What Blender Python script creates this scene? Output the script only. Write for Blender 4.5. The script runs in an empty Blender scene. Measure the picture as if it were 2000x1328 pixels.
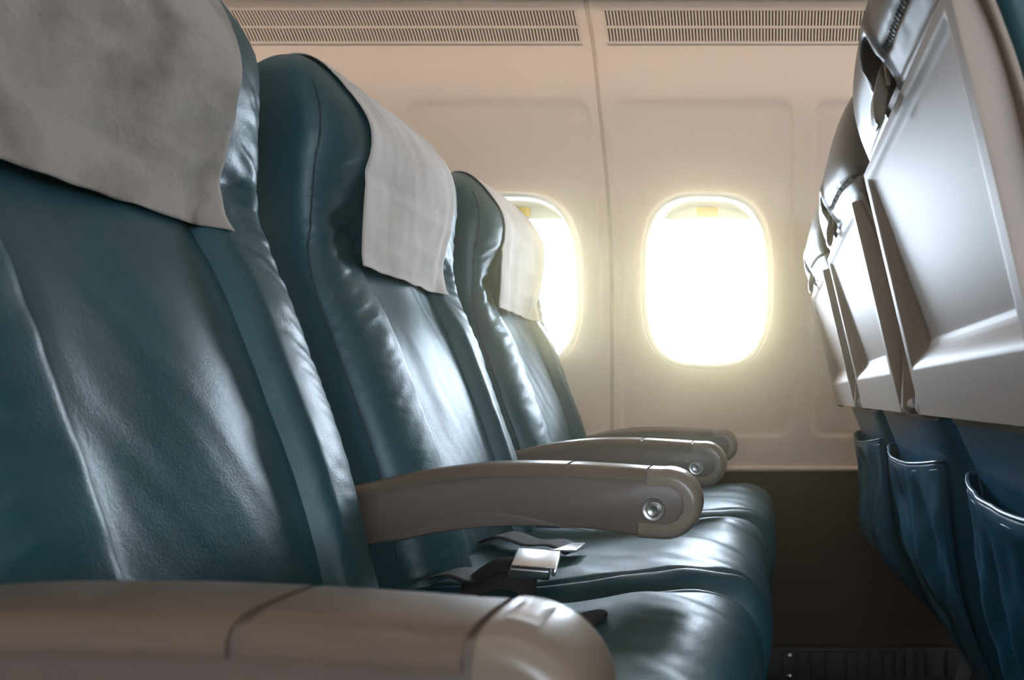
import bpy, bmesh, math, random
import numpy as np
from mathutils import Vector, noise
random.seed(7)
S = bpy.context.scene
COL = S.collection
PI = math.pi
CZ = 0.76            # eye height above the cabin floor

# ---------------------------------------------------------------- camera
cd = bpy.data.cameras.new('camera')
cam = bpy.data.objects.new('camera', cd); COL.objects.link(cam)
cam.location = (0, 0, CZ); cam.rotation_euler = (PI/2, 0, 0)
cd.sensor_width = 36; cd.lens = 36*1376/2000
cd.shift_x = -0.25; cd.shift_y = 0.0555
cd.clip_start = 0.02
cd.dof.use_dof = True; cd.dof.focus_distance = 0.95; cd.dof.aperture_fstop = 9.0
S.camera = cam

# ---------------------------------------------------------------- world, exposure
S.view_settings.view_transform = 'Standard'
try: S.view_settings.look = 'None'
except Exception: pass
S.view_settings.exposure = 0.0
S.view_settings.gamma = 1.0
S.view_settings.use_curve_mapping = False
W = bpy.data.worlds.new('sky'); S.world = W; W.use_nodes = True
bg = W.node_tree.nodes['Background']
bg.inputs[0].default_value = (0.76, 0.885, 1.0, 1)
bg.inputs[1].default_value = 33.0

# ---------------------------------------------------------------- cabin ceiling lamp and added wall fill
def area(name, loc, rot, sx, sy, power, color):
    l = bpy.data.lights.new(name, 'AREA'); l.shape = 'RECTANGLE'; l.size = sx; l.size_y = sy
    l.energy = power; l.color = color
    o = bpy.data.objects.new(name, l); COL.objects.link(o)
    o.location = loc; o.rotation_euler = rot
    return o
AISLE_W = 3.0
area('ceiling_light', (0.6, 0.0, 2.10), (0, 0, 0), 2.6, 0.30, AISLE_W, (1.0, 0.80, 0.60))

for _s in (1, -1):     # unseen fill lights added under the overhead panels to brighten the side walls
    area('sidewall_fill', (0.0, 1.47*_s, CZ+0.915), (_s*math.radians(38), 0, 0), 4.0, 0.05, 5.5 if _s > 0 else 0.5, (1.0, 0.80, 0.62))
WIN_X0 = -0.165; WP = 0.512           # window centre and spacing
WIN_Z = 0.307; WA = 0.171; WB = 0.228 # above the eye, half sizes
def portal(name, x, far=True):
    l = bpy.data.lights.new(name, 'AREA'); l.shape = 'RECTANGLE'; l.size = 0.36; l.size_y = 0.47
    l.cycles.is_portal = True
    o = bpy.data.objects.new(name, l); COL.objects.link(o)
    o.location = (x, 2.03 if far else -2.03, CZ+WIN_Z)
    o.rotation_euler = (-PI/2, 0, 0) if far else (PI/2, 0, 0)
WIN_K = range(-3, 5)
OPEN_FROM = -0.30         # unseen blinds across the aisle, shut behind this point to darken the left side
for k in WIN_K:
    portal('window_portal', WIN_X0+k*WP, True)
    if -(WIN_X0+k*WP) > OPEN_FROM: portal('window_portal', -(WIN_X0+k*WP), False)

# ---------------------------------------------------------------- helpers
def link(o, parent=None):
    COL.objects.link(o)
    if parent: o.parent = parent
    return o
def thing(name, label, cat, loc=(0, 0, 0), group=None):
    o = bpy.data.objects.new(name, None); COL.objects.link(o)
    o.location = loc; o.empty_display_size = 0.05
    o['label'] = label; o['category'] = cat
    if group: o['group'] = group
    return o
def tag(o, label, cat, group=None):
    o['label'] = label; o['category'] = cat
    if group: o['group'] = group
    return o
def from_bm(name, bm, mat, parent=None, smooth=True, normals=True):
    if normals: bmesh.ops.recalc_face_normals(bm, faces=bm.faces)
    me = bpy.data.meshes.new(name); bm.to_mesh(me); bm.free()
    me.materials.append(mat)
    for p in me.polygons: p.use_smooth = smooth and len(p.vertices) < 9
    if smooth: 
        try: me.set_sharp_from_angle(angle=math.radians(50))
        except Exception: pass
    return link(bpy.data.objects.new(name, me), parent)
def add_grid(bm, P, close_u=False, close_v=False):
    vs = [[bm.verts.new(p) for p in row] for row in P]
    n = len(P); m = len(P[0])
    for i in range(n if close_v else n-1):
        for j in range(m if close_u else m-1):
            a, b = vs[i][j], vs[i][(j+1) % m]; c, d = vs[(i+1) % n][(j+1) % m], vs[(i+1) % n][j]
            try: bm.faces.new((a, b, c, d))
            except ValueError: pass
    return vs
def grid_obj(name, P, mat, parent=None, close_u=False, thick=0, cap=False):
    bm = bmesh.new(); vs = add_grid(bm, P, close_u)
    if cap:
        for r in (vs[0], vs[-1]):
            try: bm.faces.new(r)
            except ValueError: pass
    o = from_bm(name, bm, mat, parent)
    if thick:
        m = o.modifiers.new('solid', 'SOLIDIFY'); m.thickness = thick; m.offset = 0
    return o
def add_box(bm, x0, x1, y0, y1, z0, z1, bev=0.0, M=None):
    vs = [bm.verts.new((x, y, z)) for x in (x0, x1) for y in (y0, y1) for z in (z0, z1)]
    fs = [bm.faces.new([vs[i] for i in f]) for f in ((0,1,3,2),(4,6,7,5),(0,4,5,1),(2,3,7,6),(0,2,6,4),(1,5,7,3))]
    es = list({e for f in fs for e in f.edges})
    if bev:
        r = bmesh.ops.bevel(bm, geom=es, offset=bev, segments=3, profile=0.5, affect='EDGES')
        vs = list({v for f in r['faces'] for v in f.verts} | {v for v in vs if v.is_valid})
    if M is not None:
        for v in vs: v.co = M @ v.co
def add_tube(bm, pts, r, n=12, caps=True):
    pts = [Vector(p) for p in pts]; rings = []; up = Vector((0, 0, 1))
    for i, p in enumerate(pts):
        t = (pts[min(i+1, len(pts)-1)]-pts[max(i-1, 0)]).normalized()
        a = t.cross(up)
        if a.length < 1e-3: a = t.cross(Vector((1, 0, 0)))
        a.normalize(); b = t.cross(a)
        rr = r[i] if isinstance(r, (list, tuple)) else r
        rings.append([p+a*math.cos(2*PI*k/n)*rr+b*math.sin(2*PI*k/n)*rr for k in range(n)])
    vs = add_grid(bm, rings, True)
    if caps: bm.faces.new(vs[0]); bm.faces.new(vs[-1])
def add_lathe(bm, c, axis, prof, n=32):   # prof: (distance along the axis, radius)
    c = Vector(c); ax = Vector(axis).normalized()
    a = ax.cross(Vector((0, 0, 1)));
    if a.length < 1e-3: a = Vector((1, 0, 0))
    a.normalize(); b = ax.cross(a)
    add_grid(bm, [[c+ax*h+(a*math.cos(2*PI*k/n)+b*math.sin(2*PI*k/n))*max(r, 1e-5) for k in range(n)] for h, r in prof], True)
def tab(T):
    xs = [t[0] for t in T]; ys = [t[1] for t in T]
    n = len(xs); d = [(ys[i+1]-ys[i])/(xs[i+1]-xs[i]) for i in range(n-1)]
    m = [d[0]]+[(d[i-1]+d[i])/2 for i in range(1, n-1)]+[d[-1]]
    def f(x):
        if x <= xs[0]: return ys[0]+m[0]*(x-xs[0])
        if x >= xs[-1]: return ys[-1]+m[-1]*(x-xs[-1])
        i = 0
        while x > xs[i+1]: i += 1
        h = xs[i+1]-xs[i]; t = (x-xs[i])/h
        return ((2*t**3-3*t*t+1)*ys[i]+(t**3-2*t*t+t)*h*m[i]+(-2*t**3+3*t*t)*ys[i+1]+(t**3-t*t)*h*m[i+1])
    return f
def sstep(a, b, x):
    t = min(1, max(0, (x-a)/(b-a))); return t*t*(3-2*t)
def gauss(x, s): return math.exp(-(x/s)**2)
def N(x, y, z): return noise.noise(Vector((x, y, z)))

# ---------------------------------------------------------------- materials
def mat(name, col, rough=0.5, metal=0.0, spec=0.5, bump=None, var=None, coat=0, sheen=0, sss=0, emit=None):
    m = bpy.data.materials.new(name); m.use_nodes = True
    nt = m.node_tree; b = nt.nodes['Principled BSDF']
    b.inputs['Base Color'].default_value = (*col, 1); b.inputs['Roughness'].default_value = rough
    b.inputs['Metallic'].default_value = metal; b.inputs['Specular IOR Level'].default_value = spec
    b.inputs['Coat Weight'].default_value = coat; b.inputs['Coat Roughness'].default_value = 0.25
    b.inputs['Sheen Weight'].default_value = sheen
    tc = nt.nodes.new('ShaderNodeTexCoord')
    if var:   # (scale, colour 2, contrast lo, hi)
        n = nt.nodes.new('ShaderNodeTexNoise'); n.inputs['Scale'].default_value = var[0]; n.inputs['Detail'].default_value = 6
        r = nt.nodes.new('ShaderNodeValToRGB'); r.color_ramp.elements[0].position = var[2]; r.color_ramp.elements[1].position = var[3]
        r.color_ramp.elements[0].color = (*col, 1); r.color_ramp.elements[1].color = (*var[1], 1)
        nt.links.new(tc.outputs['Object'], n.inputs['Vector']); nt.links.new(n.outputs['Fac'], r.inputs['Fac'])
        nt.links.new(r.outputs['Color'], b.inputs['Base Color'])
    prev = None
    for (sc, st, dist, det) in (bump or []):
        n = nt.nodes.new('ShaderNodeTexNoise'); n.inputs['Scale'].default_value = sc; n.inputs['Detail'].default_value = det
        bp = nt.nodes.new('ShaderNodeBump'); bp.inputs['Strength'].default_value = st; bp.inputs['Distance'].default_value = dist
        nt.links.new(tc.outputs['Object'], n.inputs['Vector']); nt.links.new(n.outputs['Fac'], bp.inputs['Height'])
        if prev: nt.links.new(prev.outputs['Normal'], bp.inputs['Normal'])
        prev = bp
    if prev: nt.links.new(prev.outputs['Normal'], b.inputs['Normal'])
    return m
LEATHER = mat('teal_leather', (0.008, 0.060, 0.076), 0.42, spec=0.5, bump=[(480, 0.35, 0.0007, 3), (60, 0.22, 0.002, 3)],
              var=(9, (0.013, 0.078, 0.096), 0.35, 0.7), coat=0.05)
LEATHER_D = mat('teal_leather_pocket', (0.010, 0.105, 0.190), 0.33, spec=0.6, bump=[(500, 0.2, 0.0005, 3), (25, 0.3, 0.004, 3)], coat=0.15)
SEAM = mat('dark_seam_thread', (0.012, 0.035, 0.045), 0.6)
CLOTH = mat('headrest_fabric', (0.60, 0.55, 0.50), 0.95, spec=0.2, bump=[(350, 0.4, 0.0008, 4), (16, 0.5, 0.006, 5)],
            var=(11, (0.47, 0.42, 0.365), 0.42, 0.72), sheen=0.1)
WALLM = mat('sidewall_plastic', (0.83, 0.655, 0.515), 0.55, spec=0.35, bump=[(900, 0.08, 0.0003, 2)])
CEILM = mat('overhead_plastic', (0.72, 0.58, 0.465), 0.5, spec=0.4)
FRAMEM = mat('window_plastic', (0.80, 0.76, 0.68), 0.4, spec=0.5)
SHADEM = mat('shade_plastic', (0.62, 0.57, 0.50), 0.5)
SHADEO = mat('added_blind_plastic', (0.50, 0.46, 0.40), 0.6)
YELLOW = mat('yellow_plastic', (0.85, 0.55, 0.05), 0.4)
SEALM = mat('seam_rubber', (0.60, 0.46, 0.34), 0.6)
DADO = mat('dark_carpeted_kick_panel', (0.060, 0.038, 0.026), 0.85, spec=0.2, bump=[(400, 0.3, 0.001, 2)])
DARK = mat('dark_slot', (0.045, 0.03, 0.02), 0.9)
FLOORM = mat('dark_carpet', (0.022, 0.019, 0.018), 0.95, spec=0.1, bump=[(600, 0.6, 0.002, 3)], var=(300, (0.035, 0.03, 0.028), 0.4, 0.6))
GRILL = mat('kick_grille_plastic', (0.030, 0.028, 0.027), 0.55)
ARMB = mat('armrest_side_plastic', (0.15, 0.112, 0.090), 0.40, spec=0.5, bump=[(700, 0.1, 0.0003, 2)])
ARMT = mat('armrest_cap_plastic', (0.150, 0.106, 0.078), 0.33, spec=0.5, coat=0.2)
ARME = mat('armrest_end_plastic', (0.235, 0.185, 0.140), 0.30, spec=0.5, coat=0.2)
ARMI = mat('pale_insert', (0.66, 0.63, 0.61), 0.35)
METAL = mat('brushed_steel', (0.62, 0.61, 0.60), 0.28, metal=1.0)
SHELL = mat('seat_shell_plastic', (0.40, 0.32, 0.26), 0.48, spec=0.4)
TRAYM = mat('tray_plastic', (0.50, 0.405, 0.34), 0.48, spec=0.4, coat=0.0, bump=[(40, 0.05, 0.001, 3)])
LATCHM = mat('latch_plastic', (0.30, 0.245, 0.20), 0.35)
CLOTH1 = mat('stained_headrest_fabric', (0.42, 0.375, 0.33), 0.95, spec=0.2, bump=[(350, 0.45, 0.0009, 4), (11, 0.9, 0.010, 6), (50, .4, .003, 3)],
              var=(13, (0.19, 0.155, 0.125), 0.46, 0.74), sheen=0.1)
HLEATH = mat('grey_brown_leather', (0.12, 0.10, 0.09), 0.38, spec=0.5, bump=[(450, 0.2, 0.0005, 3)], coat=0.08)
BELTM = mat('black_webbing', (0.015, 0.014, 0.016), 0.7, bump=[(900, 0.4, 0.0006, 2)])
FRAMEMET = mat('grey_seat_frame', (0.35, 0.34, 0.34), 0.4, metal=0.6)
BLACKP = mat('black_plastic', (0.02, 0.02, 0.02), 0.5)
def translucent(m, col, fac):
    nt = m.node_tree; b = nt.nodes['Principled BSDF']; out = [n for n in nt.nodes if n.type == 'OUTPUT_MATERIAL'][0]
    t = nt.nodes.new('ShaderNodeBsdfTranslucent'); t.inputs[0].default_value = (*col, 1)
    x = nt.nodes.new('ShaderNodeMixShader'); x.inputs[0].default_value = fac
    nt.links.new(b.outputs[0], x.inputs[1]); nt.links.new(t.outputs[0], x.inputs[2]); nt.links.new(x.outputs[0], out.inputs['Surface'])
translucent(FRAMEM, (1.0, 0.88, 0.62), 0.05)
translucent(SHADEM, (0.85, 0.66, 0.42), 0.018)
translucent(YELLOW, (1.0, 0.62, 0.08), 0.05)
def glass():
    m = bpy.data.materials.new('window_glass'); m.use_nodes = True; nt = m.node_tree
    for n in list(nt.nodes):
        if n.type != 'OUTPUT_MATERIAL': nt.nodes.remove(n)
    out = [n for n in nt.nodes if n.type == 'OUTPUT_MATERIAL'][0]
    t = nt.nodes.new('ShaderNodeBsdfTransparent'); g = nt.nodes.new('ShaderNodeBsdfGlossy'); g.inputs['Roughness'].default_value = 0.02
    f = nt.nodes.new('ShaderNodeFresnel'); f.inputs['IOR'].default_value = 1.35
    mx = nt.nodes.new('ShaderNodeMixShader')
    nt.links.new(f.outputs[0], mx.inputs[0]); nt.links.new(t.outputs[0], mx.inputs[1]); nt.links.new(g.outputs[0], mx.inputs[2])
    nt.links.new(mx.outputs[0], out.inputs['Surface'])
    return m
GLASS = glass()

# ================================================================ CABIN SHELL
WALLY = tab([(-0.30, 1.90), (-0.19, 1.90), (0.2, 1.90), (0.443, 1.877), (0.568, 1.84), (0.734, 1.757), (0.86, 1.69), (0.892, 1.655), (0.925, 1.61)])
ZB, ZT = -0.19, 0.915
XS = WIN_X0-WP/2                      # panel seam position
def struct(o):
    o['kind'] = 'structure'; return o
def rr_sdf(x, z, hx, hz, r):
    qx = abs(x)-hx+r; qz = abs(z)-hz+r
    return math.hypot(max(qx, 0), max(qz, 0))+min(max(qx, qz), 0)-r
def win_pt(a, A, B, p=3.1):
    c, s = math.cos(a), math.sin(a)
    r = (abs(c/A)**p+abs(s/B)**p)**(-1/p)
    return r*c, r*s
def panel_mesh():
    bm = bmesh.new()
    x0, x1 = -WP/2, WP/2; z0, z1 = ZB-WIN_Z, ZT-WIN_Z
    per = [(x0+WP*i/64, z) for i in range(65) for z in (z0, z1)]+[(x, z0+(z1-z0)*i/140) for i in range(1, 140) for x in (x0, x1)]
    ang = sorted({round(math.atan2(z, x) % (2*PI), 9) for x, z in per})
    rows = []
    for a in ang:
        c, s = math.cos(a), math.sin(a)
        ix, iz = win_pt(a, WA, WB)
        R = min((x1/c if c > 1e-9 else x0/c if c < -1e-9 else 9), (z1/s if s > 1e-9 else z0/s if s < -1e-9 else 9))
        r0 = math.hypot(ix, iz); row = []
        for j in range(61):
            r = r0+(R-r0)*j/60
            x, z = r*c, r*s
            zz = z+WIN_Z
            # shallow raised frame outline pressed in the panel
            d = rr_sdf(x-0.0, zz-0.315, 0.228, 0.42, 0.035)
            off = 0.0045*sstep(-0.007, 0.007, -d)
            y = WALLY(zz)+off
            row.append((x, y, zz+CZ))
        rows.append(row)
    add_grid(bm, rows, False, True)
    bm.normal_update()
    me = bpy.data.meshes.new('sidewall_panel'); bm.to_mesh(me); bm.free()
    me.materials.append(WALLM)
    for p in me.polygons: p.use_smooth = True
    return me
PM = panel_mesh()
def ring_pts(A, B, y, zc=WIN_Z, n=96, p=3.1):
    return [(win_pt(2*PI*i/n, A, B, p)[0], y, win_pt(2*PI*i/n, A, B, p)[1]+zc+CZ) for i in range(n)]
def wy(A, B, off, n=96):
    out = []
    for i in range(n):
        x, z = win_pt(2*PI*i/n, A, B); out.append((x, WALLY(z+WIN_Z)+off, z+WIN_Z+CZ))
    return out
def window_parts():
    """meshes of one window, centred on x = 0"""
    bm = bmesh.new()
    rows = [wy(WA+.004, WB+.004, 0.002), wy(WA+.003, WB+.003, -0.004), wy(WA-.001, WB-.001, -0.008), wy(WA-.005, WB-.005, -0.0085),
            wy(WA-.009, WB-.009, -0.006), wy(WA-.011, WB-.011, 0.0), wy(WA-.012, WB-.012, 0.010)]
    rows += [ring_pts(WA-.013-.003*t, WB-.013-.006*t, 1.915+0.045*t, WIN_Z-0.002*t) for t in (0.15, 0.5, 1.0)]
    rows += [ring_pts(WA-.021, WB-.026, 1.962, WIN_Z-0.002), ring_pts(WA-.023, WB-.029, 1.966, WIN_Z-.002), ring_pts(WA-.023, WB-.029, 1.985, WIN_Z-.002),
             ring_pts(WA+.05, WB+.05, 1.986, WIN_Z-.002)]
    add_grid(bm, rows, True)
    f = bm
    g = bmesh.new()
    g.faces.new([g.verts.new(p) for p in ring_pts(WA-.012, WB-.014, 1.99, WIN_Z-.002)])
    s = bmesh.new()   # shade pulled a little way down, upper part of the opening
    zb = 0.487
    pts = []
    for i in range(97):
        a = PI*i/96
        x, z = win_pt(a, WA-.024, WB-.024); pts.append((x, max(z+WIN_Z, zb)))
    top = []
    for x, z in pts: top.append((x, 1.925, z+CZ))
    xs = [p[0] for p in top]
    P = []
    for i in range(41):
        x = -0.140+0.28*i/40
        # top z of the frame opening at this x
        zt = WIN_Z+(WB-.0145)*(1-abs(x/(WA-.0145))**3.1)**(1/3.1)
        P.append([(x, 1.924, zb+CZ), (x, 1.924, zb+.002+CZ), (x, 1.924, max(zt, zb+.003)+CZ)])
    add_grid(s, P)
    # grip lip along the shade's lower edge
    add_tube(s, [(-0.138, 1.923, zb+CZ), (0.138, 1.923, zb+CZ)], 0.0022, 8)
    return f, g, s
fb, gb, sb = window_parts()
def me_of(bm, name, m, recalc=True):
    if recalc: bmesh.ops.recalc_face_normals(bm, faces=bm.faces)
    me = bpy.data.meshes.new(name); bm.to_mesh(me); bm.free(); me.materials.append(m)
    for p in me.polygons: p.use_smooth = True
    return me
FM = me_of(fb, 'window_frame', FRAMEM); GM = me_of(gb, 'pane', GLASS); SM = me_of(sb, 'window_shade', SHADEM)
cb = bmesh.new(); cb.faces.new([cb.verts.new(p) for p in ring_pts(WA-.0135, WB-.0150, 1.924)])
CM = me_of(cb, 'window_shade', SHADEO)  # closed blind added in unseen windows to block their daylight
tb = bmesh.new(); add_box(tb, -0.0285, 0.0285, 1.917, 1.9235, 0.492+CZ, 0.517+CZ, 0.003)
TM = me_of(tb, 'shade_tab', YELLOW)
FRAMEC = mat('window_plastic_plain', (0.80, 0.76, 0.68), 0.4, spec=0.5)
FMC = FM.copy(); FMC.materials[0] = FRAMEC
wn = 0
for side in (0, 1):
    rot = PI*side
    for k in WIN_K:
        x = (WIN_X0+k*WP)*(1-2*side)
        o = bpy.data.objects.new('wall_back' if not side else 'wall_front', PM); COL.objects.link(o)
        o.location = (x, 0, 0); o.rotation_euler = (0, 0, rot); struct(o)
        wn += 1
        w = bpy.data.objects.new('window_%d' % wn, None); COL.objects.link(w); w.location = (x, 0, 0); w.rotation_euler = (0, 0, rot); struct(w)
        shut = side == 1 and x <= OPEN_FROM
        for nm, me in (('window_frame', FMC if shut else FM), ('pane', GM), ('window_shade', CM if shut else SM)):
            c = bpy.data.objects.new(nm, me); COL.objects.link(c); c.parent = w
            if nm == 'window_shade':
                t = bpy.data.objects.new('shade_tab', TM); COL.objects.link(t); t.parent = c; t['label'] = 'yellow grip tab'
# lower dark kick wall, ledge, floor, ceiling, ends
def prof_strip(name, prof, m, xa=-2.2, xb=2.2, mirror=False, kind='structure'):
    s = -1 if mirror else 1
    P = [[(xa+(xb-xa)*i/8, s*y, z+CZ) for i in range(9)] for y, z in prof]
    o = grid_obj(name, P, m); struct(o); return o
for mir in (False, True):
    sfx = 'front' if mir else 'back'
    prof_strip('trim_1' if not mir else 'trim_2', [(1.905, ZB+.004), (1.893, ZB+.002), (1.890, ZB-.004), (1.893, ZB-.010), (1.92, ZB-.012)], WALLM, mirror=mir)
    prof_strip('baseboard_'+sfx, [(1.905, ZB-.008), (1.902, -0.55), (1.885, -0.66), (1.885, -CZ)], DADO, mirror=mir)
    # overhead bin underside
    prof_strip('ceiling_panel_'+sfx if False else 'ceiling', [(1.70, 0.90), (1.64, 0.9185), (1.60, 0.908), (1.585, 0.9065), (1.45, 0.93), (1.15, 0.965), (0.95, 0.975), (0.86, 1.0), (0.80, 1.06), (0.76, 1.2), (0.70, 1.33), (0.35, 1.40), (0.0, 1.42)], CEILM, mirror=mir)
# outer skin closing the cabin outside the panels
for mir in (1, -1):
    for (za, zb, nm) in ((-CZ, WIN_Z-WB-.045, 0), (WIN_Z+WB+.045, 1.1, 1)):
        bm = bmesh.new(); add_box(bm, -2.3, 2.3, *sorted((mir*2.0, mir*2.03)), za+CZ, zb+CZ)
        struct(from_bm('wall_outer', bm, DADO, smooth=False))
bm = bmesh.new(); add_box(bm, -2.3, 2.3, -2.03, 2.03, -0.03, 0.0); struct(from_bm('floor', bm, FLOORM, smooth=False))
for x, nm in ((-2.2, 'wall_left'), (2.2, 'wall_right')):
    bm = bmesh.new(); add_box(bm, min(x, x*1.02), max(x, x*1.02), -2.03, 2.03, 0, 2.25); struct(from_bm(nm, bm, CEILM, smooth=False))
bm = bmesh.new(); add_box(bm, -2.25, 2.25, -2.03, 2.03, 2.23, 2.26); struct(from_bm('ceiling', bm, CEILM, smooth=False))

# vertical seams between double panels
for i, X in enumerate((XS-2*WP, XS, XS+2*WP)):
    bm = bmesh.new(); rows = []
    for j in range(60):
        z = ZB+(ZT-ZB)*j/59; y = WALLY(z)
        rows.append([(X+dx, y+dy, z+CZ) for dx, dy in ((-.005, .006), (-.0047, -.001), (-.0025, -.0025), (.0025, -.0025), (.0047, -.001), (.005, .006))])
    add_grid(bm, rows)
    struct(from_bm('trim_%d' % (3+i), bm, SEALM))
# air grilles at the top of each double panel
for i in range(-1, 2):
    xa = XS+2*WP*i+0.038; xb = XS+2*WP*(i+1)-0.030
    g = thing('air_grille', 'long slotted cabin air grille %s above the windows' % ('left of the panel seam', 'right of the panel seam', 'over the front row')[i+1], 'air vent', ((xa+xb)/2, 0, 0), 'air grilles along the top of the sidewall')
    L = (xb-xa)/2
    def gp(x, z, off): 
        return (x, WALLY(z)+off, z+CZ)
    b1 = bmesh.new()
    add_grid(b1, [[gp(x, z, -0.0012) for x in (-L, L)] for z in (0.852, 0.87, 0.885, 0.902)])
    from_bm('backing', b1, DARK, g)
    b2 = bmesh.new()
    n = int(2*L/0.0076)
    def strip(x0, x1, z0, z1, o):
        zs = np.linspace(z0, z1, 4)
        fr = [[gp(x0, z, .0) , gp(x0, z, o), gp(x1, z, o), gp(x1, z, .0)] for z in zs]
        add_grid(b2, fr)
    for q in range(n+1):
        x = -L+2*L*q/n
        strip(x-0.0021, x+0.0021, 0.8535, 0.874, -0.0035); strip(x-0.0021, x+0.0021, 0.8785, 0.8995, -0.0035)
    for z0, z1 in ((0.8485, 0.8535), (0.874, 0.8785), (0.8995, 0.9035)):
        strip(-L-.004, L+.004, z0, z1, -0.0042)
    from_bm('slats', b2, CEILM, g, smooth=False)
# kick grille at the foot of the wall with screws
g = thing('kick_grille', 'dark slotted return air grille along the foot of the side wall', 'vent', (0.25, 1.87, 0))
bm = bmesh.new(); add_box(bm, -0.75, 0.75, -0.012, 0.012, 0.012, 0.098, 0.002)
xx = -0.74; rnd = random.Random(3)
while xx < 0.72:
    w = rnd.choice((0.022, 0.03, 0.018, 0.045)); add_box(bm, xx, xx+w, -0.020, -0.010, 0.02, 0.09, 0.002); xx += w+0.008
from_bm('grille', bm, GRILL, g)
for zz in (0.026, 0.080):
    bm = bmesh.new(); add_lathe(bm, (-0.192, -0.020, zz), (0, -1, 0), [(0, .008), (.003, .007), (.005, .004), (.0055, 0)], 16)
    from_bm('screw', bm, METAL, g)
# small nozzle hanging under the overhead panel
g = thing('air_nozzle', 'small brown air nozzle in the overhead panel above the seats', 'air nozzle', (-0.995, 1.40, 0))
bm = bmesh.new(); add_lathe(bm, (0, 0, 0.936+CZ), (0, 0, -1), [(0, .034), (.006, .034), (.012, .028), (.020, .020), (.026, .016), (.026, 0)], 28)
from_bm('nozzle', bm, LATCHM, g)

# ================================================================ SEATS
PITCH = 0.79
CF = tab([(-0.45, -0.335), (-0.30, -0.378), (-0.2, -0.405), (-0.1, -0.432), (0.0, -0.468), (0.09, -0.503), (0.16, -0.533), (0.25, -0.557), (0.33, -0.558), (0.38, -0.558), (0.45, -0.566)])
CB = tab([(-0.45, -0.455), (-0.40, -0.485), (-0.33, -0.520), (-0.27, -0.540), (-0.176, -0.556), (-0.1, -0.563), (-0.02, -0.585), (0.1, -0.626), (0.22, -0.658), (0.255, -0.676), (0.30, -0.700), (0.36, -0.697), (0.40, -0.690), (0.44, -0.672)])
ZTOP = 0.450
HW = 0.208
def sarr(n):
    out = []
    for i in range(n+1):
        a = -1+2*i/n; s = (1-(1-abs(a))**2.4); out.append(math.copysign(s, a) if a else 0.0)
    return out
SP = 3.4
def halfw(z):
    k = min(1, max(0, (z-0.30)/(ZTOP-0.30)))
    waist = 0.006*gauss(z-0.215, 0.05)
    return HW*(1-0.10*k**3)-waist-0.004*sstep(0.05, -0.25, z)
def dome(z):
    k = min(1, max(0, (z-0.335)/(ZTOP-0.335))); return (max(0, 1-k**2.6))**(1/2.5)
def front_x(s, z, seed):
    a = abs(s)
    xf = CF(z)
    low = 1-sstep(0.185, 0.235, z)
    xf -= 0.026*(1-sstep(0.44, 0.60, a))*low*sstep(-0.5, -0.1, z+0.15)
    xf -= 0.007*gauss(a-0.50, 0.022)*low
    head = gauss(z-0.335, 0.075)
    xf += head*(0.020*(1-min(1, a)**5)+(0.012*sstep(-0.3, -0.75, s)))
    # crease under the head pad on the bolsters
    xf -= 0.008*gauss(z-0.222-0.03*(a-0.7), 0.014)*sstep(0.45, 0.62, a)*(1-0.8*sstep(0.8, 0.92, a))
    xf += 0.006*gauss(z-0.12, 0.10)*sstep(.5, .75, a)
    xf -= 0.014*gauss(z-0.195, 0.045)*sstep(0.40, 0.55, a)*(1-sstep(0.72, 0.9, a))
    # gentle undulation, gathers along the bolster edge
    xf += (0.0045+0.0055*(1-sstep(0.35, 0.5, a))*low)*N(s*1.6+seed+z*2.5, z*5.5-s, seed*3.1)*(1-gauss(a-0.5, 0.05))
    xf += 0.0012*(1-sstep(0.35, 0.5, a))*low*N(s*9+z*20, z*7-s*3, seed+1.5)
    g1 = sstep(0.60, 0.80, a)*(0.45+0.55*gauss(z-0.16, 0.16))
    xf += 0.0058*g1*(0.30-abs(N(s*2.0+seed, z*52+6*a, seed+5.0)))+0.0016*g1*N(s*3, z*90, seed)
    g2 = gauss(a-0.56, 0.07)*low
    xf += 0.0022*g2*N(s*3.0, z*40, seed+9.0)
    return xf
def slice_pt(s, z, seed, back=False, extra=0.0):
    b = CB(z); f = CF(z); d = dome(z)
    m = f*0.42+b*0.58
    e = 3.6+3.2*sstep(0.18, 0.27, z)*(1-0.5*sstep(0.37, 0.45, z)) if not back else 3.6+(5.0*sstep(0.30, 0.22, z)*sstep(-.1, 0, z))
    g = max(0, 1-abs(s)**e)**(1/e)
    if not back: x = m+(front_x(s, z, seed)+extra-m)*g*d
    else:
        xb = b
        # rear padding slightly crowned in the head, soft noise lower down
        xb -= 0.004*gauss(z-0.32, 0.07)*(1-s*s)
        xb += 0.003*N(s*3, z*9, seed+31)*sstep(-0.02, -0.12, z)
        x = m+(xb-extra-m)*g*d
    wr = 0.0025*N(x*30, z*22, seed+17+s)*gauss(g, 0.35)
    return (x, (halfw(z)+wr)*s*(0.72+0.28*d if z > 0.335 else 1), z+CZ)
def zrows(z0, z1, n): return [z0+(z1-z0)*i/n for i in range(n+1)]
Z_ALL = zrows(-0.45, 0.345, 250)+[0.345+(ZTOP-0.345)*math.sin(PI/2*i/24) for i in range(1, 25)]
SA = sarr(150)
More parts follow.
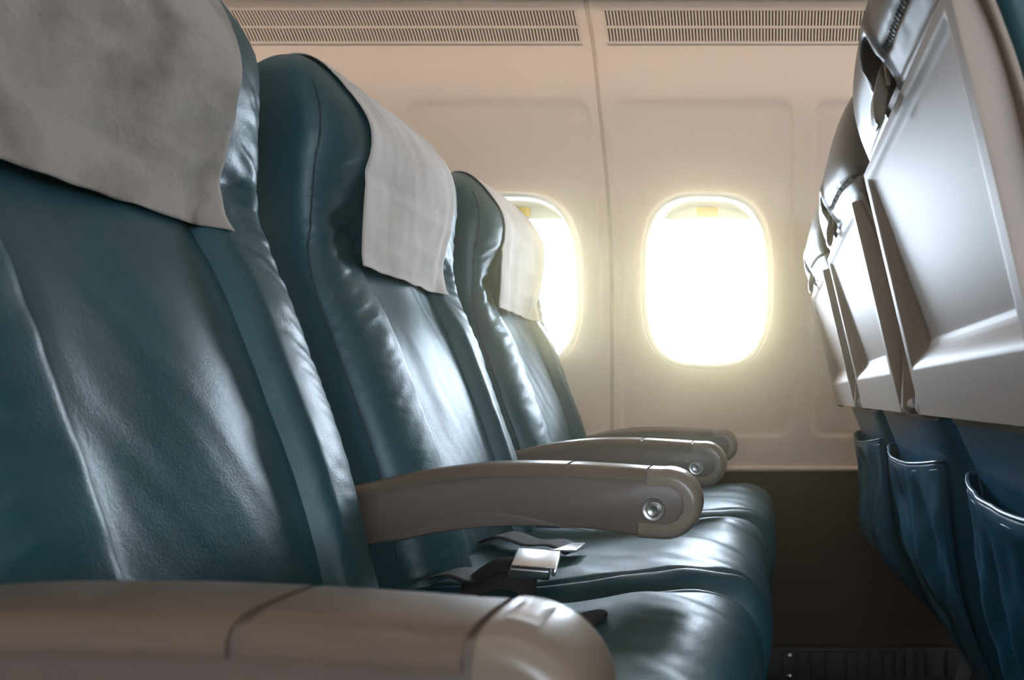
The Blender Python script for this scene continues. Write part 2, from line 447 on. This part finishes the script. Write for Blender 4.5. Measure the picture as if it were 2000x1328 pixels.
def backrest_parts(root, seed, rear_hard):
    sp = 0.50
    ctr = [s for s in SA if abs(s) <= sp]; ctr = [-sp]+ctr+[sp]
    lft = [s for s in SA if s < -sp]+[-sp]; rgt = [sp]+[s for s in SA if s > sp]
    Z1 = Z_ALL
    zc = 0.222
    zl = [z for z in Z1 if z <= zc]+[zc]; zh = [zc]+[z for z in Z1 if z > zc]
    grid_obj('centre_panel', [[slice_pt(s, z, seed) for s in ctr] for z in zl], LEATHER, root)
    grid_obj('side_bolster', [[slice_pt(s, z, seed) for s in lft] for z in zl], LEATHER, root)
    grid_obj('side_bolster', [[slice_pt(s, z, seed) for s in rgt] for z in zl], LEATHER, root)
    hd = HLEATH if rear_hard else LEATHER
    bm = bmesh.new()
    add_grid(bm, [[slice_pt(s, z, seed) for s in SA] for z in zh])
    if not rear_hard:
        add_grid(bm, [[slice_pt(s, z, seed, True) for s in reversed(SA)] for z in zh])
    bmesh.ops.remove_doubles(bm, verts=bm.verts, dist=1e-5)
    from_bm('headrest', bm, LEATHER, root)
    if not rear_hard:
        grid_obj('rear_cover', [[slice_pt(s, z, seed, True) for s in SA] for z in zl], LEATHER, root)
    # piping along both sides
    for sd in (-1, 1):
        bm = bmesh.new(); pts = []
        for i in range(90):
            z = -0.2+0.60*i/89
            f = CF(z); b = CB(z)
            fx = 0.60+0.10*math.sin((z+0.05)*6)
            m0 = f*0.42+b*0.58
            s = 0.990-0.040*sstep(0.10, 0.34, z)
            g = (1-s**SP)**(1/SP)
            p = slice_pt(s*sd, z, seed)
            pts.append((p[0], p[1]+sd*0.0002, p[2]))
        add_tube(bm, pts, 0.0012, 6)
        from_bm('piping', bm, SEAM, root)
def stitches(root, seed, s0, z0, z1, back=False, pitch=0.009, m=SEAM, name='stitching', ln=0.0052):
    bm = bmesh.new(); z = z0
    while z < z1:
        a = Vector(slice_pt(s0, z, seed, back)); b = Vector(slice_pt(s0+0.008*math.copysign(1, s0), z+ln, seed, back))
        o = Vector((0.0006 if not back else -0.0006, 0, 0))
        add_tube(bm, [a+o, (a+b)/2+o*1.6, b+o], 0.0009, 5); z += pitch
    return from_bm(name, bm, m, root)
# --- cushion
def cushion(root, seed, m=LEATHER):
    """top about 0.215 below the eye, rounded front"""
    prof = [(-0.47, -0.36), (-0.47, -0.29), (-0.46, -0.245), (-0.43, -0.234), (-0.36, -0.232), (-0.28, -0.231), (-0.2, -0.224), (-0.13, -0.215), (-0.085, -0.211),
            (-0.05, -0.213), (-0.022, -0.222), (-0.003, -0.238), (0.009, -0.262), (0.014, -0.292), (0.012, -0.33), (0.006, -0.365), (-0.004, -0.388), (-0.03, -0.396), (-0.2, -0.39), (-0.45, -0.375)]
    # resample
    P = [Vector((p[0], 0, p[1])) for p in prof]; n = len(P); dense = []
    for i in range(n):
        p0, p1, p2, p3 = P[(i-1) % n], P[i], P[(i+1) % n], P[(i+2) % n]
        k = max(2, int((p2-p1).length/0.004))
        for j in range(k):
            t = j/k
            dense.append(0.5*((2*p1)+(p2-p0)*t+(2*p0-5*p1+4*p2-p3)*t*t+(3*p1-p0-3*p2+p3)*t**3))
    c = Vector((-0.225, 0, -0.305)); rows = []
    hw = 0.222; R = 0.034
    for s in sarr(110):
        e = (1-abs(s))*hw            # distance from the side
        k = 1.0 if e > R else math.sqrt(max(0, 1-((R-e)/R)**2))
        row = []
        for p in dense:
            d = p-c
            # push inwards near the sides
            px = c.x+d.x*(1-(1-k)*R/max(abs(d.x), R*1.3) if abs(d.x) > 0.05 else 1)
            pz = c.z+d.z*(1-(1-k)*R/max(abs(d.z), R*1.3))
            if p.z > -0.30:
                top = sstep(-0.30, -0.23, p.z)
                pz += top*(0.010*(1-abs(s)**2.2)-0.004)
                pz += top*0.006*N(px*9+seed, s*2.2, seed*1.7)
                pz += top*0.005*N(px*14+s*3, s*5+px*12, seed+3)*sstep(-0.3, -0.05, px)
                pz -= top*0.004*gauss(abs(s)-0.86, 0.018)
            fr = sstep(-0.06, 0.005, px)
            px += fr*0.004*N(s*4, pz*12, seed+8)
            px += fr*0.0016*N(s*18, pz*10, seed+2)*sstep(.6, .95, abs(s))
            row.append((px, s*hw*(1.0), pz+CZ))
        rows.append(row)
    bm = bmesh.new(); vs = add_grid(bm, rows, True)
    bm.faces.new(vs[0]); bm.faces.new(vs[-1])
    return from_bm('seat_cushion', bm, m, root)
def pocket(root, seed, full=0.0):
    """leather literature pocket hanging on the lower rear"""
    PX = tab([(-0.455, -0.430), (-0.416, -0.455), (-0.33, -0.506), (-0.27, -0.532), (-0.176, -0.555), (-0.10, -0.568), (-0.09, -0.570)])
    zs = zrows(-0.455, -0.085, 70); ss = sarr(70); P = []
    for z in zs:
        row = []
        for s in ss:
            g = max(0, 1-abs(s)**7)**(1/7)
            t = (z+0.455)/0.37
            base = CB(z)+0.008
            bulge = 0.016*math.sin(PI*min(1, max(0, t)))**0.7
            mouth = 0.018*sstep(0.75, 1.0, t)*(1-s*s)
            x = PX(z)-bulge*(1-0.3*s*s)-mouth
            fold = 0.017*N(s*1.5+z*5, z*7-s*2.6, seed+2)+0.006*N(s*5+z*16, z*6, seed+6)
            x += fold*(0.25+0.75*sstep(1.0, 0.8, t))-full*gauss(z+0.32, 0.09)
            x = base+(x-base)*g
            sag = -0.014*(1-s*s)*sstep(0.85, 1, t)
            row.append((x, 0.172*s*(1-0.08*(1-t)**2), z+sag+CZ))
        P.append(row)
    o = grid_obj('literature_pocket', P, LEATHER_D, root, thick=0.003)
    bm = bmesh.new(); add_tube(bm, [(p[0]-.001, p[1], p[2]) for p in P[-1]], 0.0024, 8)
    from_bm('pocket_hem', bm, LEATHER_D, o)
    bm = bmesh.new(); add_tube(bm, [(p[0]-.0005, p[1], p[2]-.010) for p in P[-1]], 0.0009, 6)
    from_bm('pocket_hem', bm, LEATHER_D, o)
    return o
# tray frame
TT = Vector((0.108-PITCH, 0, 0.250)); TBt = Vector((0.172-PITCH, 0, -0.020))
def tray(root):
    vd = (TBt-TT); L = vd.length; vd.normalize()       # down along the tray
    nd = Vector((0, 1, 0)).cross(vd)                    # outward?
    if nd.x > 0: nd = -nd
    HWt = 0.186
    def P(u, v, d): # u across -1..1 (metres), v down 0..L, d outward
        q = TT+vd*v+nd*d; return (q.x, u, q.z+CZ)
    bm = bmesh.new()
    nu, nv = 70, 60
    rim = 0.014; rb = 0.050; bw = 0.012
    def depth(u, v):
        fl = 0.004+0.024*(v/L)
        dx = HWt-rim-abs(u); dv = L-rb-v; dt = v-0.008
        e = min(sstep(0, 0.010+0.016*v/L, dx), sstep(0, 0.030, dv), sstep(0, 0.010, dt))
        return -fl*e
    us = sorted(set([HWt*(-1+2*i/nu) for i in range(nu+1)]+[sg*(HWt-rim-q) for sg in (1, -1) for q in (0, .004, .008, .012, .016, .02, .026)]))
    vs_ = sorted(set([L*i/nv for i in range(nv+1)]+[L-rb-q for q in (0, .004, .008, .012, .016, .02, .024, .03)]+[.008, .012, .018]))
    top = [[P(u, v, depth(u, v)) for u in us] for v in vs_]
    v1 = add_grid(bm, top)
    T = 0.026+0.0
    def border():
        n = len(vs_); m = len(us)
        return [v1[0][j] for j in range(m)]+[v1[i][m-1] for i in range(1, n)]+[v1[n-1][j] for j in range(m-2, -1, -1)]+[v1[i][0] for i in range(n-2, 0, -1)]
    bd = border(); c = Vector(P(0, L/2, 0))
    r1 = [bm.verts.new(v.co-nd*0.003+ (v.co-c)*0.006) for v in bd]
    r2 = [bm.verts.new(v.co-nd*0.028+ (v.co-c)*0.006) for v in bd]
    n = len(bd)
    for a, b in ((bd, r1), (r1, r2)):
        for i in range(n): bm.faces.new((a[i], a[(i+1) % n], b[(i+1) % n], b[i]))
    bm.faces.new(r2)
    t = from_bm('tray_table', bm, TRAYM, root)
    # hinge arms each side
    for sd in (-1, 1):
        bm = bmesh.new()
        y0 = sd*(HWt+0.006); y1 = sd*(HWt+0.020)
        for (va, vb, da, db) in ((0.21, L-0.004, -0.030, -0.012),):
            a = [P(0, va, da), P(0, va, db), P(0, vb, db), P(0, vb, da)]
        # rounded foot of the arm
        pts = []
        for i in range(17):
            an = PI*i/16
            pts.append((L-0.008+0.016*math.sin(an), -0.014+0.014*math.cos(an)))
        ol = [(0.20, -0.028), (0.20, -0.018)]+pts
        ra = [bm.verts.new(P(min(y0, y1), v, d)) for v, d in ol]; rb_ = [bm.verts.new(P(max(y0, y1), v, d)) for v, d in ol]
        for i in range(len(ol)):
            j = (i+1) % len(ol); bm.faces.new((ra[i], ra[j], rb_[j], rb_[i]))
        bm.faces.new(ra); bm.faces.new(rb_)
        am = from_bm('tray_arm', bm, SHELL, root)
        bm = bmesh.new(); cpt = P(max(y0, y1), L-0.006, -0.014)
        cc = Vector(P((y0+y1)/2, L-0.006, -0.014))
        add_lathe(bm, cc-Vector((0, 0.0085, 0)), (0, 1, 0), [(0, 0), (0, .009), (.0015, .0105), (.0155, .0105), (.017, .009), (.017, 0)], 20)
        from_bm('hinge_pin', bm, METAL, am)
    return t
def seat_back_rear(root, seed):
    """hard shell, padded head rear with latch slot, lower leather"""
    # shell
    zs = zrows(-0.03, 0.262, 30); zs2 = zrows(-0.45, -0.03, 60)
    def pt(s, z):
        return slice_pt(s, z, seed, True)
    SI = [-0.965]+[s for s in SA if abs(s) < 0.965]+[0.965]
    grid_obj('back_shell', [[pt(s, z) for s in SI] for z in zs], SHELL, root)
    for sd in (-1, 1):
        grid_obj('side_cover', [[pt(s, z) for s in [sd*0.965]+[q for q in SA if q*sd > 0.965]] for z in zs], LEATHER, root)
    # raised edge bead of the shell
    for sd in (-1, 1):
        bm = bmesh.new()
        add_tube(bm, [Vector(pt(sd*0.958, z))+Vector((-0.0005, 0, 0)) for z in zs], 0.003, 8)
        from_bm('edge_bead', bm, SHELL, root)
        bm = bmesh.new(); rows = []
        for z in zrows(-0.44, -0.105, 30):
            p = Vector(pt(sd*0.985, z))
            rows.append([(p.x+dx, p.y+sd*dy, p.z) for dx, dy in ((-.006, -.002), (-.008, .001), (-.006, .003), (.001, .004), (.004, .003))])
        add_grid(bm, rows)
        o = from_bm('side_frame', bm, FRAMEMET, root); m = o.modifiers.new('s', 'SOLIDIFY'); m.thickness = .003
    grid_obj('rear_cover', [[pt(s, z) for s in SA] for z in zs2], LEATHER_D, root)
    # padded head rear, drawn over the tray's upper edge
    zt = [z for z in Z_ALL if z > 0.262]
    rows = []
    SB = sarr(190)
    def hp(s, z, push=0.0):
        x, y, zz = slice_pt(s, z, seed, True)
        yy = y
        d = math.hypot((yy-0.002)/0.021, (z-0.268)/0.040)
        notch = 0.034*(1-sstep(0.75, 1.18, d))
        lip = 0.0035*gauss(d-1.35, 0.28)
        x += notch-lip
        x += 0.0016*N(yy*40, z*10, seed+4)*gauss(d-1.3, .5)+0.0022*N(yy*16+z*40, z*24-yy*10, seed+8)*gauss(z-0.262, 0.03)
        x += 0.0035*gauss(z-0.283, 0.0035)*sstep(-.025, -.045, yy)
        x += 0.0009*N(yy*70, z*14, seed)*gauss(z-0.283, 0.014)*sstep(-.02, -.045, yy)
        return (x+push, y, zz)
    # underside roll at the lower edge
    for k in range(10, 0, -1):
        a = PI/2*k/10
        rows.append([(hp(s, 0.262)[0]+0.024*(1-math.cos(a)), hp(s, 0.262)[1]*(1-0.02*(1-math.cos(a))), 0.262+CZ-0.016*math.sin(a)) for s in SB])
    for z in zrows(0.262, 0.345, 60)[:-1]+[z for z in Z_ALL if z >= 0.345]:
        rows.append([hp(s, z) for s in SB])
    h = grid_obj('headrest_rear', rows, HLEATH, root); h['label'] = 'glossy brown-grey leather headrest back'
    # stitches beside the gather seam
    bm = bmesh.new(); yc = -0.185
    while yc < -0.032:
        k = halfw(0.283)
        a = Vector(hp(yc/k, 0.2810)); b = Vector(hp((yc+0.001)/k, 0.2855)); o = Vector((-0.0008, 0, 0))
        add_tube(bm, [a+o, b+o], 0.0006, 5); yc += 0.0055
    from_bm('stitching', bm, SEAM, h)
    # latch
    bx = CB(0.29)
    bm = bmesh.new()
    prof = [(0.000, 0.292), (-0.006, 0.302), (-0.013, 0.300), (-0.020, 0.284), (-0.027, 0.256), (-0.026, 0.238), (-0.021, 0.232), (-0.016, 0.238), (-0.013, 0.262), (-0.008, 0.282), (0.0, 0.280)]
    for (ya, yb) in ((-0.006, 0.013),):
        r1 = [bm.verts.new((bx+0.021+px*0.9, ya, pz+CZ)) for px, pz in prof]; r2 = [bm.verts.new((bx+0.021+px*0.9, yb, pz+CZ)) for px, pz in prof]
        for i in range(len(prof)):
            j = (i+1) % len(prof); bm.faces.new((r1[i], r1[j], r2[j], r2[i]))
        bm.faces.new(r1); bm.faces.new(r2)
    bmesh.ops.bevel(bm, geom=list(bm.edges), offset=0.0018, segments=2, affect='EDGES')
    lt = from_bm('tray_latch', bm, LATCHM, root)
    bm = bmesh.new()
    add_tube(bm, [(bx+0.017, 0.0, 0.296+CZ), (bx+0.010, -0.008, 0.298+CZ), (bx+0.008, -0.013, 0.280+CZ), (bx+0.008, -0.015, 0.262+CZ)], [.003, .004, .0035, .002], 10)
    from_bm('latch_arm', bm, LATCHM, lt)

def make_seat(label, loc, seed, rear, group, cx=0.0):
    r = thing('aircraft_seat', label, 'seat', loc, group)
    backrest_parts(r, seed, rear)
    cushion(r, seed).location.x = cx
    if rear:
        seat_back_rear(r, seed); tray(r); pocket(r, seed, 0.035 if seed > 12 else 0.0)
    else:
        stitches(r, seed, -0.515, -0.2, 0.19, pitch=.0062, ln=.0012)
    # moulded pan under the cushion
    bm = bmesh.new(); add_box(bm, -0.46, -0.02, -0.20, 0.20, CZ-0.425, CZ-0.385, 0.01)
    from_bm('seat_pan', bm, BLACKP, r)
    return r
YC = (0.588, 1.073, 1.558)
GL = 'teal leather seats of the left row'; GR = 'front row seats seen from behind'
LBL = ('teal leather seat nearest the camera, behind the aisle armrest', 'middle teal leather seat of the row with an open belt buckle on it', 'far teal leather seat of the row, next to the cabin wall')
LBR = ('nearest front row seat seen from behind, its tray table cut by the right edge', 'middle front row seat seen from behind, folded tray table and blue pocket', 'far front row seat seen from behind, beside the window wall')
for i in range(3):
    make_seat(LBL[i], (0, YC[i], 0), 1.3+i*7.7, False, GL, (-0.020, -0.010, 0.002)[i])
for i in range(3):
    make_seat(LBR[i], (PITCH, YC[i]+0.022, 0), 2.1+i*5.3, True, GR)

# headrest covers
LBC = ('stained creased headrest cloth on the nearest seat', 'smooth pale headrest cloth on the middle seat', 'pale headrest cloth on the far seat beside the partly hidden window')
for i in range(3):
    seed = 1.3+i*7.7
    ya, yb = ((-0.150, 0.128), (-0.140, 0.136), (-0.140, 0.142))[i]
    P = []; nrow = 80
    zb = 0.168+0.006*i
    path = [(z, False) for z in zrows(zb, 0.345, 60)]+[(0.345+(ZTOP-.345)*math.sin(PI/2*q/20), False) for q in range(1, 20)]
    path += [(z, True) for z, _ in reversed(path[30:])]
    for idx, (z, bk) in enumerate(path):
        row = []
        for j in range(61):
            y = ya+(yb-ya)*j/60
            k = halfw(z)*(0.72+0.28*dome(z) if z > 0.335 else 1)
            s = max(-0.97, min(0.97, y/k))
            p = Vector(slice_pt(s, z, seed, bk))
            if not bk and z < 0.30:     # below the head pad the cloth hangs free
                q = Vector(slice_pt(max(-.8, min(.8, s)), 0.300, seed)); h = q.x-(0.001+0.014*sstep(-0.10, 0.10, y))*sstep(0.30, 0.245, z)-0.03*(0.30-z)
                kk = 0.012; dd = max(0, kk-abs(p.x-h))/kk*sstep(0.30, 0.28, z); p.x = max(p.x, h)+dd*dd*kk*0.25
            off = 0.0035+0.0022*(N(y*13+seed, z*15, seed)+0.5)+0.0016*N(y*40, z*9+seed, 2)+0.003*N(y*8, z*30, seed+4)*sstep(.25, .17, z)+(0 if i else 0.006*N(y*7+z*4, z*11-y*3, 7.7)+0.003*N(y*22, z*16, 3.1))
            if z > 0.335:
                cx = CF(z)*.42+CB(z)*.58; dn = Vector((p.x-cx, 0, 0.6*(z-0.335)))
                if dn.length < 1e-4: dn = Vector((0, 0, 1))
                dn.normalize(); p += dn*off
            else: p.x += off*(-1 if bk else 1)
            zz = p.z + (0.0025*N(y*30, 0, seed) if idx == 0 else 0)
            row.append((p.x, y, zz))
        P.append(row)
    o = grid_obj('headrest_cover', P, CLOTH if i else CLOTH1, None, thick=0.0012)
    o.location = (0, YC[i], 0)
    tag(o, LBC[i], 'headrest cover', 'cloth covers over the headrests')

# ================================================================ ARMRESTS
OUT = [(-0.500, -0.108), (-0.441, -0.094), (-0.400, -0.0855), (-0.335, -0.0775), (-0.28, -0.0762), (-0.2295, -0.0772), (-0.17, -0.0805), (-0.135, -0.0832)]
def arc(cx, cz, r, a0, a1, n, sx=1):
    return [(cx+sx*r*math.cos(a0+(a1-a0)*i/n), cz+r*math.sin(a0+(a1-a0)*i/n)) for i in range(n+1)]
FRONT = arc(-0.1185, -0.1245, 0.0412, PI*0.54, -PI*0.52, 30)
BOT = [(-0.15, -0.1635), (-0.20, -0.1565), (-0.26, -0.1525), (-0.32, -0.1535), (-0.38, -0.160), (-0.421, -0.169), (-0.470, -0.174), (-0.505, -0.172), (-0.507, -0.14)]
def dens(pts, step=0.004):
    out = []
    for i in range(len(pts)-1):
        p0 = Vector(pts[max(i-1, 0)]); p1 = Vector(pts[i]); p2 = Vector(pts[i+1]); p3 = Vector(pts[min(i+2, len(pts)-1)])
        k = max(1, int((p2-p1).length/step))
        for j in range(k):
            t = j/k; out.append(0.5*((2*p1)+(p2-p0)*t+(2*p0-5*p1+4*p2-p3)*t*t+(3*p1-p0-3*p2+p3)*t**3))
    out.append(Vector(pts[-1])); return out
TOPL = dens(OUT); FR = dens(FRONT, 0.006); BT = dens(BOT)
FULL = TOPL[:1]+TOPL[4:]+FR+BT[:-3]
def inset(pts, d, closed=True):
    n = len(pts); out = []
    for i, p in enumerate(pts):
        a = pts[(i-1) % n] if closed else pts[max(i-1, 0)]; b = pts[(i+1) % n] if closed else pts[min(i+1, n-1)]
        t = (b-a)
        if t.length < 1e-9: t = Vector((1, 0))
        t.normalize(); out.append(p+Vector((t.y, -t.x))*d)
    return out
def armrest(label, loc, button=True, insert=False, hw=0.026, b1=-0.2305, b2=-0.139):
    r = thing('armrest', label, 'armrest', loc, 'armrests of the row')
    bm = bmesh.new(); rows = []
    h = hw-0.003
    for y, d in ((-h, 0.0065), (-h+.001, 0.0045), (-h+.003, .0035), (h-.003, .0035), (h-.001, .0045), (h, .0065)):
        rows.append([(p.x, y, p.y+CZ) for p in inset(FULL, d)])
    vs = add_grid(bm, rows, True); f2 = [bm.faces.new(vs[0]), bm.faces.new(vs[-1])]
    for f in f2: f.normal_update()
    bmesh.ops.triangulate(bm, faces=f2, ngon_method='EAR_CLIP')
    b = from_bm('arm_body', bm, ARMB, r)
    # swept lower moulding, raised on both flanks
    arch = dens([(-0.46, -0.169), (-0.43, -0.163), (-0.405, -0.152), (-0.37, -0.138), (-0.335, -0.1325), (-0.30, -0.1345), (-0.25, -0.145), (-0.20, -0.1565), (-0.165, -0.1618)])
    for sd in (-1, 1):
        bm = bmesh.new(); rows = []
        for i, p in enumerate(arch):
            t = i/(len(arch)-1)
            # point under it on the bottom edge
            zb = tab([(-0.47, -0.171), (-0.421, -0.1655), (-0.38, -0.1575), (-0.32, -0.151), (-0.26, -0.150), (-0.20, -0.1575), (-0.15, -0.1625)])(p.x)
            zb = min(zb+0.0022, p.y-0.0003)
            mid = (p.y+zb)/2
            rows.append([(p.x, sd*(h-.0005), p.y+CZ+.0005), (p.x, sd*(h+.0008), p.y+CZ-.001*(p.y-zb)/.02), (p.x, sd*(h+.0012), p.y+CZ-min(.004, (p.y-zb)*.3)), (p.x, sd*(h+.0010), zb+CZ+.0003), (p.x, sd*(h-.0010), zb+CZ)])
        add_grid(bm, rows); from_bm('side_moulding', bm, ARMB, r)
    def band(name, path, m, depth, hh, lift=0.0):
        bm = bmesh.new(); rows = []; n = len(path)
        sec = [(-hh, depth), (-hh, depth*0.55), (-hh+.0006, .0075), (-hh+.003, .0035), (-hh+.008, .0010), (-hh+.014, 0), (0, -0.0004), (hh-.014, 0), (hh-.008, .0010), (hh-.003, .0035), (hh-.0006, .0075), (hh, depth*.55), (hh, depth)]
        ds = [inset(path, d-lift, False) for _, d in sec]
        for i in range(n):
            rows.append([(ds[k][i].x, sec[k][0], ds[k][i].y+CZ) for k in range(len(sec))])
        vs = add_grid(bm, rows, True); bm.faces.new(vs[0]); bm.faces.new(vs[-1])
        o = from_bm(name, bm, m, r); return o
    ib = [i for i, p in enumerate(TOPL) if p.x <= b1][-1]
    ALL = TOPL+FR+BT; ie = [i for i, p in enumerate(TOPL+FR[:20]) if p.x <= b2][-1]
    band('arm_pad', TOPL[:ib+1], ARMT, 0.015, hw)
    band('arm_pad', ALL[ib+1:ie+1], ARMT, 0.015, hw)
    e = band('end_cap', ALL[ie+1:len(TOPL)+len(FR)+1], ARME, 0.0195, hw+0.0004, 0.0004); e['label'] = 'lighter beige rounded end cap'
    if button:
        bm = bmesh.new(); add_lathe(bm, (-0.132, -h+.001, -0.130+CZ), (0, -1, 0), [(0, .0135), (.002, .0135), (.0032, .0125), (.0032, .0085), (.0022, .0075), (.0022, 0)], 40)
        q = from_bm('button_ring', bm, METAL, r)
        bm = bmesh.new(); add_lathe(bm, (-0.132, -h-.001, -0.130+CZ), (0, -1, 0), [(0, .0068), (.0045, .0068), (.0056, .006), (.0056, .0046), (.005, .0036), (.005, 0)], 32)
        from_bm('recline_button', bm, METAL, r)
    if insert:
        bm = bmesh.new(); rows = []
        path = [p for p in TOPL+FR[:12] if -0.119 <= p.x <= -0.098]
        for i, p in enumerate(inset(path, -0.0016, False)):
            rows.append([(p.x, y, p.y+CZ) for y in (-0.012, -0.004, 0.004, 0.012)])
        add_grid(bm, rows); o = from_bm('pale_insert', bm, ARMI, r); m = o.modifiers.new('s', 'SOLIDIFY'); m.thickness = .001; o['label'] = 'pale square inset plate'
    return r
armrest('nearest aisle armrest cut by the lower left of the frame, pale inset plate', (0.014, 0.280, -0.001), False, True, 0.028, -0.205, -0.1225)
armrest('beige armrest with steel button between nearest and middle seats', (0, 0.834, 0))
armrest('beige armrest with steel button between middle and far seats', (0, 1.3155, 0.0))
armrest('far armrest against the cabin wall, partly behind two others', (0, 1.800, 0.0), False)

# ================================================================ ROW FRAMES
def row_frame(label, x0):
    r = thing('bench_underframe', label, 'seat frame', (x0, 1.05, 0), 'underframes of the seat rows')
    for x, z in ((-0.10, -0.452), (-0.36, -0.475)):
        bm = bmesh.new(); add_tube(bm, [(x, -0.72, z+CZ), (x, 0.74, z+CZ)], 0.0165, 16); from_bm('cross_tube', bm, FRAMEMET, r)
    for y in (-0.35, 0.35):
        bm = bmesh.new()
        add_tube(bm, [(-0.10, y, CZ-.44), (-0.06, y, 0.02)], 0.014, 12)
        add_tube(bm, [(-0.38, y, CZ-.44), (-0.44, y, 0.02)], 0.014, 12)
        add_tube(bm, [(-0.10, y, CZ-.45), (-0.42, y, 0.04)], 0.011, 12)
        add_box(bm, -0.47, -0.03, y-.02, y+.02, 0.0, 0.028, .005)
        from_bm('leg', bm, FRAMEMET, r)
    return r
row_frame('grey metal frame with legs under the left row of seats', 0.0)
row_frame('grey metal frame with legs under the front row', PITCH)

# ================================================================ SEAT BELTS
def ribbon(name, pts, width, m, parent, th=0.0014, wdir=(0, 1, 0)):
    pts = [Vector(p) for p in pts]; D = []
    for i in range(len(pts)-1):
        p0, p1, p2, p3 = pts[max(i-1, 0)], pts[i], pts[i+1], pts[min(i+2, len(pts)-1)]
        for j in range(8):
            t = j/8; D.append(0.5*((2*p1)+(p2-p0)*t+(2*p0-5*p1+4*p2-p3)*t*t+(3*p1-p0-3*p2+p3)*t**3))
    D.append(pts[-1]); wd = Vector(wdir).normalized()
    P = [[d+wd*width*(k/4-0.5) for k in range(5)] for d in D]
    return grid_obj(name, P, m, parent, thick=th)
zt = -0.205
b = thing('seat_belt', 'open seat belt with silver buckle on the middle seat cushion', 'seat belt', (0, 0.874, CZ-0.022), 'seat belts')
ribbon('strap', [(-0.43, 0.0, zt+.0), (-0.39, 0.0, zt+.010), (-0.35, -0.010, zt+.004), (-0.32, -0.006, zt+.018), (-0.305, 0, zt+.012)], 0.045, BELTM, b, wdir=(0.25, 1, 0.0))
ribbon('strap', [(-0.375, -0.020, zt-.020), (-0.350, -0.026, zt+.002), (-0.325, -0.024, zt+.014), (-0.300, -0.022, zt+.010), (-0.280, -0.026, zt-.008)], 0.046, BELTM, b, wdir=(0.1, -0.72, -0.66))
bm = bmesh.new(); from mathutils import Matrix
M = Matrix.Translation((-0.290, 0.0, zt+0.020)) @ Matrix.Rotation(0.20, 4, 'Z') @ Matrix.Rotation(0.12, 4, 'Y') @ Matrix.Rotation(0.22, 4, 'X')
add_box(bm, -0.026, 0.022, -0.026, 0.026, -0.009, 0.005, 0.003, M)
bk = from_bm('buckle', bm, METAL, b)
bm = bmesh.new(); add_box(bm, -0.024, 0.028, -0.024, 0.024, 0.006, 0.0085, 0.001, M); from_bm('buckle_flap', bm, METAL, bk)
bm = bmesh.new(); add_tube(bm, [M @ Vector((0.026, -0.024, 0.000)), M @ Vector((0.026, 0.024, 0.000))], 0.003, 10); from_bm('buckle_bar', bm, METAL, bk)
b = thing('seat_belt', 'dark belt tongue lying across the far side of the middle seat', 'seat belt', (0, 1.0, CZ-0.014), 'seat belts')
ribbon('strap', [(-0.43, 0.06, zt+.0), (-0.39, 0.04, zt+.016), (-0.34, 0.02, zt+.008), (-0.30, 0.0, zt+.012), (-0.27, -0.02, zt+.004)], 0.045, BELTM, b, wdir=(0.3, 1, 0.0))
bm = bmesh.new(); add_box(bm, -0.300, -0.262, -0.038, 0.012, zt+.006, zt+.010, 0.001); from_bm('tongue', bm, METAL, b)
b = thing('seat_belt', 'black belt loop on the front of the nearest seat cushion', 'seat belt', (0, 0.652, CZ-0.009), 'seat belts')
ribbon('strap', [(-0.30, 0.03, zt-.002), (-0.25, 0.022, zt+.004), (-0.20, 0.01, zt+.002), (-0.165, 0.0, zt+.010), (-0.158, 0.0, zt+.004), (-0.175, 0.0, zt-.008)], 0.046, BELTM, b, wdir=(0.15, 1, 0.0))

# ================================================================ HAZE added for the window glow
HAZE = 0.075
if HAZE:
    hm = bpy.data.materials.new('added_glow_haze'); hm.use_nodes = True; nt = hm.node_tree
    for n in list(nt.nodes):
        if n.type != 'OUTPUT_MATERIAL': nt.nodes.remove(n)
    out = [n for n in nt.nodes if n.type == 'OUTPUT_MATERIAL'][0]
    v = nt.nodes.new('ShaderNodeVolumeScatter'); v.inputs['Color'].default_value = (1.0, 0.80, 0.44, 1)
    v.inputs['Density'].default_value = HAZE; v.inputs['Anisotropy'].default_value = 0.93
    nt.links.new(v.outputs[0], out.inputs['Volume'])
    bm = bmesh.new(); add_box(bm, -2.1, 2.1, -1.5, 1.88, 0.01, 2.2)
    h = from_bm('haze', bm, hm, smooth=False); h['kind'] = 'stuff'; tag(h, 'thin warm haze added for the glow around the windows', 'haze')
